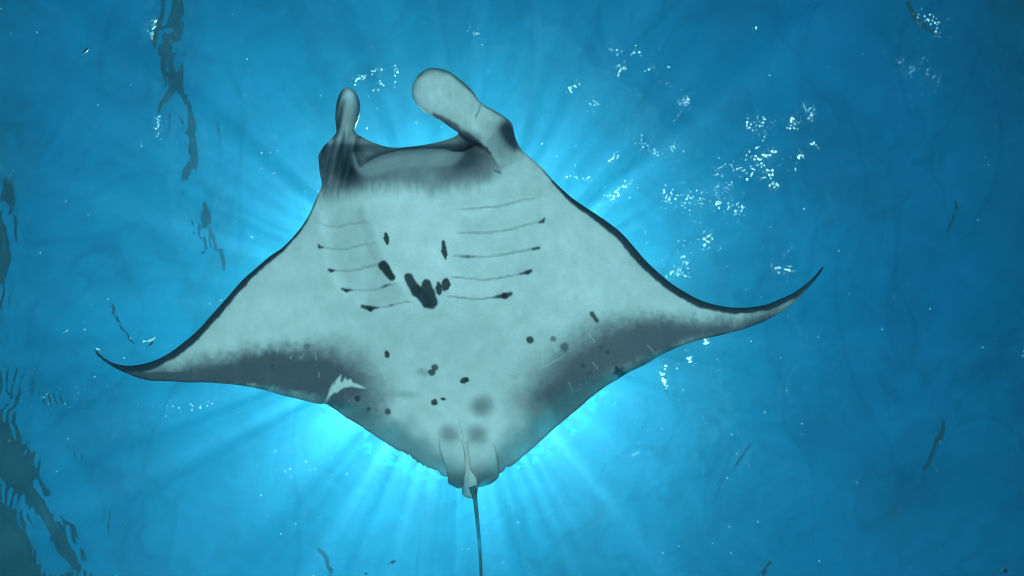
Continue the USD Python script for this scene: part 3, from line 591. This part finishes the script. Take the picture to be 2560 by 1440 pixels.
# clusters: polyline in photo coordinates, how many, spread, bubble size range (all in photo pixels), group, label
z6 = lambda pts: [(1400 + x / 2.1818, 60 + y / 2.1818) for x, y in pts]
CLUSTERS = [
    (z6([(1015, 515), (1040, 570), (1085, 570), (1110, 530), (1130, 515)]), 22, 7, (1.6, 3.6), 'looped chain of bubbles right of the upper middle', 'bright air bubble in the looped chain at upper right'),
    (z6([(1255, 515), (1290, 545), (1240, 580)]), 14, 6, (1.6, 3.6), 'bubbles right of the looped chain', 'bright air bubble in the patches right of the looped chain'),
    (z6([(1310, 470), (1350, 455), (1385, 465), (1365, 500), (1380, 550)]), 16, 6, (1.2, 2.2), 'ring of small bubbles at far upper right', 'small air bubble in the ring at far upper right'),
    (z6([(1090, 605), (1110, 630), (1060, 690), (1020, 735)]), 8, 8, (1.5, 3), 'loose bubbles under the looped chain', 'air bubble in the loose string under the looped chain'),
    (z6([(1070, 735), (1110, 725), (1150, 710), (1190, 680)]), 20, 6, (2.0, 4.4), 'slanting bright bubble streak', 'large bright air bubble in the slanting streak above the right wing'),
    (z6([(1010, 830), (1060, 800), (1100, 770), (1140, 780), (1150, 820), (1100, 840)]), 26, 8, (1.8, 4.0), 'dense bubble patch above the right wing', 'bright air bubble in the dense patch below the slanting streak'),
    (z6([(1140, 885), (1165, 870), (1190, 890)]), 9, 4, (1.6, 3.2), 'small arc of bubbles', 'air bubble in the small arc under the dense patch'),
    (z6([(1300, 720), (1330, 730)]), 7, 5, (2, 4.2), 'knot of bubbles on the right', 'bright air bubble in the lone knot right of the bubble field'),
    (z6([(1275, 800), (1295, 790)]), 2, 3, (1.6, 2.6), 'pair of bubbles on the right', 'air bubble of the pair below the lone knot'),
    (z6([(1360, 655), (1395, 655)]), 5, 4, (1.5, 3.6), 'bubbles right of the streak', 'air bubble right of the slanting streak, in a short row'),
    (z6([(850, 820), (870, 780), (915, 770), (960, 795), (1000, 795)]), 18, 6, (1.2, 2.4), 'faint arc of bubbles in the middle of the field', 'fine air bubble in the arc left of the dense patch'),
    (z6([(690, 1000), (680, 980), (720, 930), (760, 930), (790, 940), (740, 1000)]), 30, 10, (1.1, 2.3), 'broad lace of fine bubbles', 'fine air bubble in the lace above the right wing edge'),
    (z6([(830, 930), (870, 880), (920, 870), (930, 900)]), 16, 9, (1.1, 2.0), 'fine bubbles above the lace', 'fine air bubble between the lace and the dense patch'),
    (z6([(850, 1000), (870, 980), (865, 960)]), 10, 5, (2, 3.6), 'bright knot in the lace', 'bright air bubble in the knot right of the lace'),
    (z6([(560, 890), (570, 950), (620, 925), (600, 960)]), 22, 9, (1.4, 3.4), 'bubbles at the left end of the lace', 'air bubble in the patch at the left end of the lace'),
    (z6([(920, 1000), (960, 985), (1000, 1000), (940, 1035), (975, 1035)]), 18, 6, (1.4, 2.8), 'flat patch of bubbles', 'air bubble in the flat patch right of the lace'),
    (z6([(780, 1175), (800, 1155), (815, 1165), (790, 1205)]), 18, 7, (1.8, 3.8), 'round clump near the right wing', 'bright air bubble in the round clump above the right wing'),
    (z6([(1170, 1330), (1220, 1330), (1270, 1355)]), 20, 6, (1.4, 2.8), 'oval of bubbles by the right wing tip', 'air bubble in the oval patch left of the right wing tip'),
    (z6([(580, 1365), (610, 1355), (670, 1360)]), 18, 7, (1.5, 3.0), 'bubbles along the right wing edge', 'air bubble in the row hugging the right leading edge'),
    (z6([(650, 1270), (690, 1280), (700, 1330)]), 10, 6, (1.6, 3.4), 'bubbles over the right wing edge', 'air bubble in the loose bunch over the right leading edge'),
    (z6([(270, 745), (300, 725), (320, 715)]), 10, 4, (1.6, 3.0), 'short streak left of the field', 'air bubble in the short streak left of the lace'),
    (z6([(240, 930), (290, 950), (330, 910), (375, 870)]), 22, 6, (1.6, 3.6), 'hooked streak by the shoulder', 'air bubble in the hooked streak beside the right shoulder'),
    (z6([(55, 830), (110, 835), (165, 840), (185, 845)]), 10, 5, (1.6, 3.0), 'bubbles at the right shoulder', 'air bubble in the row just above the right shoulder'),
    (z6([(410, 635), (450, 645), (490, 700), (530, 705)]), 16, 8, (1.2, 2.6), 'scattered bubbles in the centre right', 'fine air bubble in the zigzag above the lace'),
    (z6([(600, 690), (615, 660), (625, 700)]), 9, 6, (1.1, 2.0), 'fine bubbles beside the zigzag', 'fine air bubble in the small puff right of the zigzag'),
    (z6([(650, 420), (690, 395), (710, 410), (680, 440), (660, 460)]), 18, 7, (1.3, 2.4), 'round puff of bubbles at the upper middle', 'fine air bubble in the round puff below the top right bubbles'),
    (z6([(315, 235), (355, 235), (330, 255), (310, 285)]), 14, 5, (1.4, 2.8), 'bubbles near the top', 'air bubble in the small stack below the topmost scatter'),
    (z6([(260, 125), (345, 155), (400, 170), (405, 120), (430, 160)]), 9, 5, (1.8, 3.6), 'topmost bubbles', 'bright air bubble in the topmost scatter right of the big fin'),
    (z6([(40, 355), (70, 340), (65, 370), (120, 320)]), 9, 5, (1.6, 3.4), 'bubbles right above the big fin', 'air bubble in the bunch upper right of the big fin'),
    (z6([(160, 400), (175, 430), (210, 450)]), 9, 6, (1.1, 2.0), 'fine bubbles right of the big fin', 'fine air bubble in the short trail right of the big fin'),
    (z6([(470, 255), (545, 240), (600, 260)]), 4, 6, (1.6, 3.0), 'three loose bubbles at the top', 'lone air bubble in the sparse row at the top middle right'),
    ([(884, 207), (906, 192), (920, 184), (938, 176), (956, 170)], 16, 4, (1.8, 3.8), 'curved string between the two fins', 'bright air bubble in the curved string above the left fin'),
    ([(930, 197), (945, 205), (988, 218), (990, 160), (948, 225), (915, 238)], 13, 5, (1.6, 4.0), 'loose bubbles between the two fins', 'air bubble floating loose between the two fins'),
    ([(380, 95), (383, 70), (388, 45)], 18, 5, (1.5, 3.2), 'bubbles beside the dark wave crease', 'air bubble at the top left beside the dark wave crease'),
    ([(397, 290), (394, 312), (392, 340)], 12, 4, (1.3, 2.8), 'bubbles left of the crease', 'air bubble left of the middle of the dark wave crease'),
    ([(1188, 60), (1192, 85), (1200, 110)], 5, 6, (1.2, 2.6), 'bubbles above the big fin', 'air bubble high above the big right fin'),
    ([(1885, 70), (1892, 68)], 3, 3, (2.2, 3.6), 'lone bright dot', 'bright air bubble standing alone at the top right of centre'),
    ([(2295, 30), (2320, 50), (2348, 60), (2345, 80)], 20, 7, (1.2, 2.8), 'bubbles at the top right crease', 'air bubble beside the wave crease in the top right corner'),
    ([(2235, 150), (2290, 170), (2340, 200), (2330, 220)], 18, 14, (0.9, 1.8), 'faint bubbles in the dark top right', 'faint air bubble scattered in the dark blue at upper right'),
    ([(1656, 893), (1662, 915), (1655, 935), (1663, 975)], 16, 5, (2.4, 6.0), 'dazzling row under the right wing', 'dazzling air bubble in the row under the right wing'),
    ([(1724, 890), (1727, 905)], 6, 4, (3.0, 5.5), 'dazzling knot under the right wing', 'dazzling air bubble in the middle knot under the right wing'),
    ([(1764, 850), (1766, 862)], 6, 4, (3.0, 5.5), 'dazzling knot at the rear edge of the right wing', 'dazzling air bubble touching the rear edge of the right wing'),
    ([(520, 1000), (535, 1012), (450, 1020), (412, 1020)], 8, 5, (1.5, 3.4), 'bubbles under the left wing', 'air bubble in open water under the left wing'),
    ([(60, 990), (130, 1000), (150, 1010), (250, 960), (275, 985)], 14, 18, (0.9, 2.0), 'faint bubbles at the left', 'faint air bubble far left under the left wing tip'),
    ([(700, 1190), (800, 1165), (880, 1160), (945, 1157), (783, 1225)], 9, 22, (1.2, 2.8), 'bubbles below the left rear edge', 'air bubble in the sunbeams below the left rear edge'),
    ([(1580, 1140), (1590, 1130)], 5, 4, (1.2, 2.2), 'bubbles in the crease at lower right', 'air bubble in the wave crease at the lower right'),
]
def along_line(pts, t):
    p = np.asarray(pts, float); L = np.concatenate([[0], np.cumsum(np.linalg.norm(np.diff(p, axis=0), axis=1))])
    return np.array([np.interp(t * L[-1], L, p[:, 0]), np.interp(t * L[-1], L, p[:, 1])])
allb = []
for ci, (pts, n, spread, (r0, r1), grp, lab) in enumerate(CLUSTERS):
    for k_ in range(n):
        c = along_line(pts, rng.random()) + rng.normal(0, spread * .7, 2)
        allb.append((r0 + (r1 - r0) * rng.random() ** 2.2, c[0], c[1], grp, lab))
allb.sort(key=lambda b: -b[0])
ORD = 'first second third fourth fifth sixth seventh eighth ninth tenth eleventh twelfth thirteenth fourteenth fifteenth sixteenth seventeenth eighteenth nineteenth twentieth'.split() + ['twenty-' + o for o in ('first', 'second', 'third', 'fourth', 'fifth', 'sixth', 'seventh', 'eighth', 'ninth')]
from collections import defaultdict
by_group = defaultdict(list)
for n_ in range(300): by_group[allb[n_][3]].append(n_)
turn = {}
for g_, m_ in by_group.items():
    for o_, n_ in enumerate(sorted(m_, key=lambda n: allb[n][1])):
        turn[n_] = '' if len(m_) == 1 else ', ' + ORD[o_] + ' from the left'
rest_v, rest_f = [], []; bv, bf = bubble_mesh()
for n_, (r, px, py, grp, lab) in enumerate(allb):
    p = at_height(px, py, 0.0); z = sea_height(p[:1], p[1:2])[0]
    p = at_height(px, py, z - .03 - .25 * rng.random())
    dep = (p - CAM) @ -ROT[:, 2]
    rad = r * dep / 1280 * T_LENS * .85
    if n_ < 300:
        x = UsdGeom.Xform.Define(stage, path('bubble'))
        x.AddTranslateOp().Set(Gf.Vec3d(*p.tolist())); x.AddRotateZOp().Set(float(rng.uniform(0, 360))); x.AddScaleOp().Set(Gf.Vec3f(rad, rad * float(rng.uniform(.7, 1)), rad))
        x.GetPrim().GetReferences().AddInternalReference('/World/bubble_class'); x.GetPrim().SetInstanceable(True)
        tag(x, lab + turn[n_], 'bubble', grp)
    else:
        rest_f.append(bf + len(bv) * len(rest_v)); rest_v.append(bv * rad + p)
for ci, (pts, n, spread, (r0, r1), grp, lab) in enumerate(CLUSTERS):
    for k_ in range(int(n * 1.6)):
        c = along_line(pts, rng.random()) + rng.normal(0, spread * 1.7 + 3, 2)
        p = at_height(c[0], c[1], -.06 - .3 * rng.random())
        rest_f.append(bf + len(bv) * len(rest_v)); rest_v.append(bv * (.45 + .6 * rng.random() ** 2) * ((p - CAM) @ -ROT[:, 2]) / 1280 + p)
tag(obj('fine_bubbles', (np.vstack(rest_v), np.vstack(rest_f)), bubble_mat), 'fine froth of the smallest air bubbles under the surface', None, None, 'stuff')

# ------------------------------------------------------------------ drifting specks
N = 11000
px = rng.uniform(-60, 2620, N); py = rng.uniform(-60, 1500, N)
rr = np.hypot((px - 1150) / 1.15, py - 860)
keep = rng.random(N) < .12 + .95 * np.exp(-((rr - 300) / 420) ** 2)
px, py = px[keep], py[keep]; N = len(px)
dep = rng.uniform(3.3, 7.0, N)
P0 = at(px, py, dep)
sz = (.45 + 1.5 * rng.random(N) ** 9) * dep / 1280
flake = np.array([[1, 0, .2], [.2, .9, -.1], [-.9, .3, .15], [-.4, -.8, -.2], [.5, -.7, .1], [0, 0, .3]]); ff = np.array([[0, 1, 5], [1, 2, 5], [2, 3, 5], [3, 4, 5], [4, 0, 5]])
ang = rng.uniform(0, 2 * np.pi, N); st = rng.uniform(.5, 1, N)
ca, sa = np.cos(ang), np.sin(ang)
vx = flake[None, :, 0] * ca[:, None] - flake[None, :, 1] * (sa * st)[:, None]; vy = flake[None, :, 0] * sa[:, None] + flake[None, :, 1] * (ca * st)[:, None]
vv = np.stack([vx, vy, np.broadcast_to(flake[None, :, 2], vx.shape)], -1) * sz[:, None, None] + P0[:, None]
fl = (ff[None] + 6 * np.arange(N)[:, None, None]).reshape(-1, 3)
tag(obj('drifting_specks', (vv.reshape(-1, 3), fl), bubble_mat, smooth=False), 'pale plankton specks drifting in the sunlit water', None, None, 'stuff')
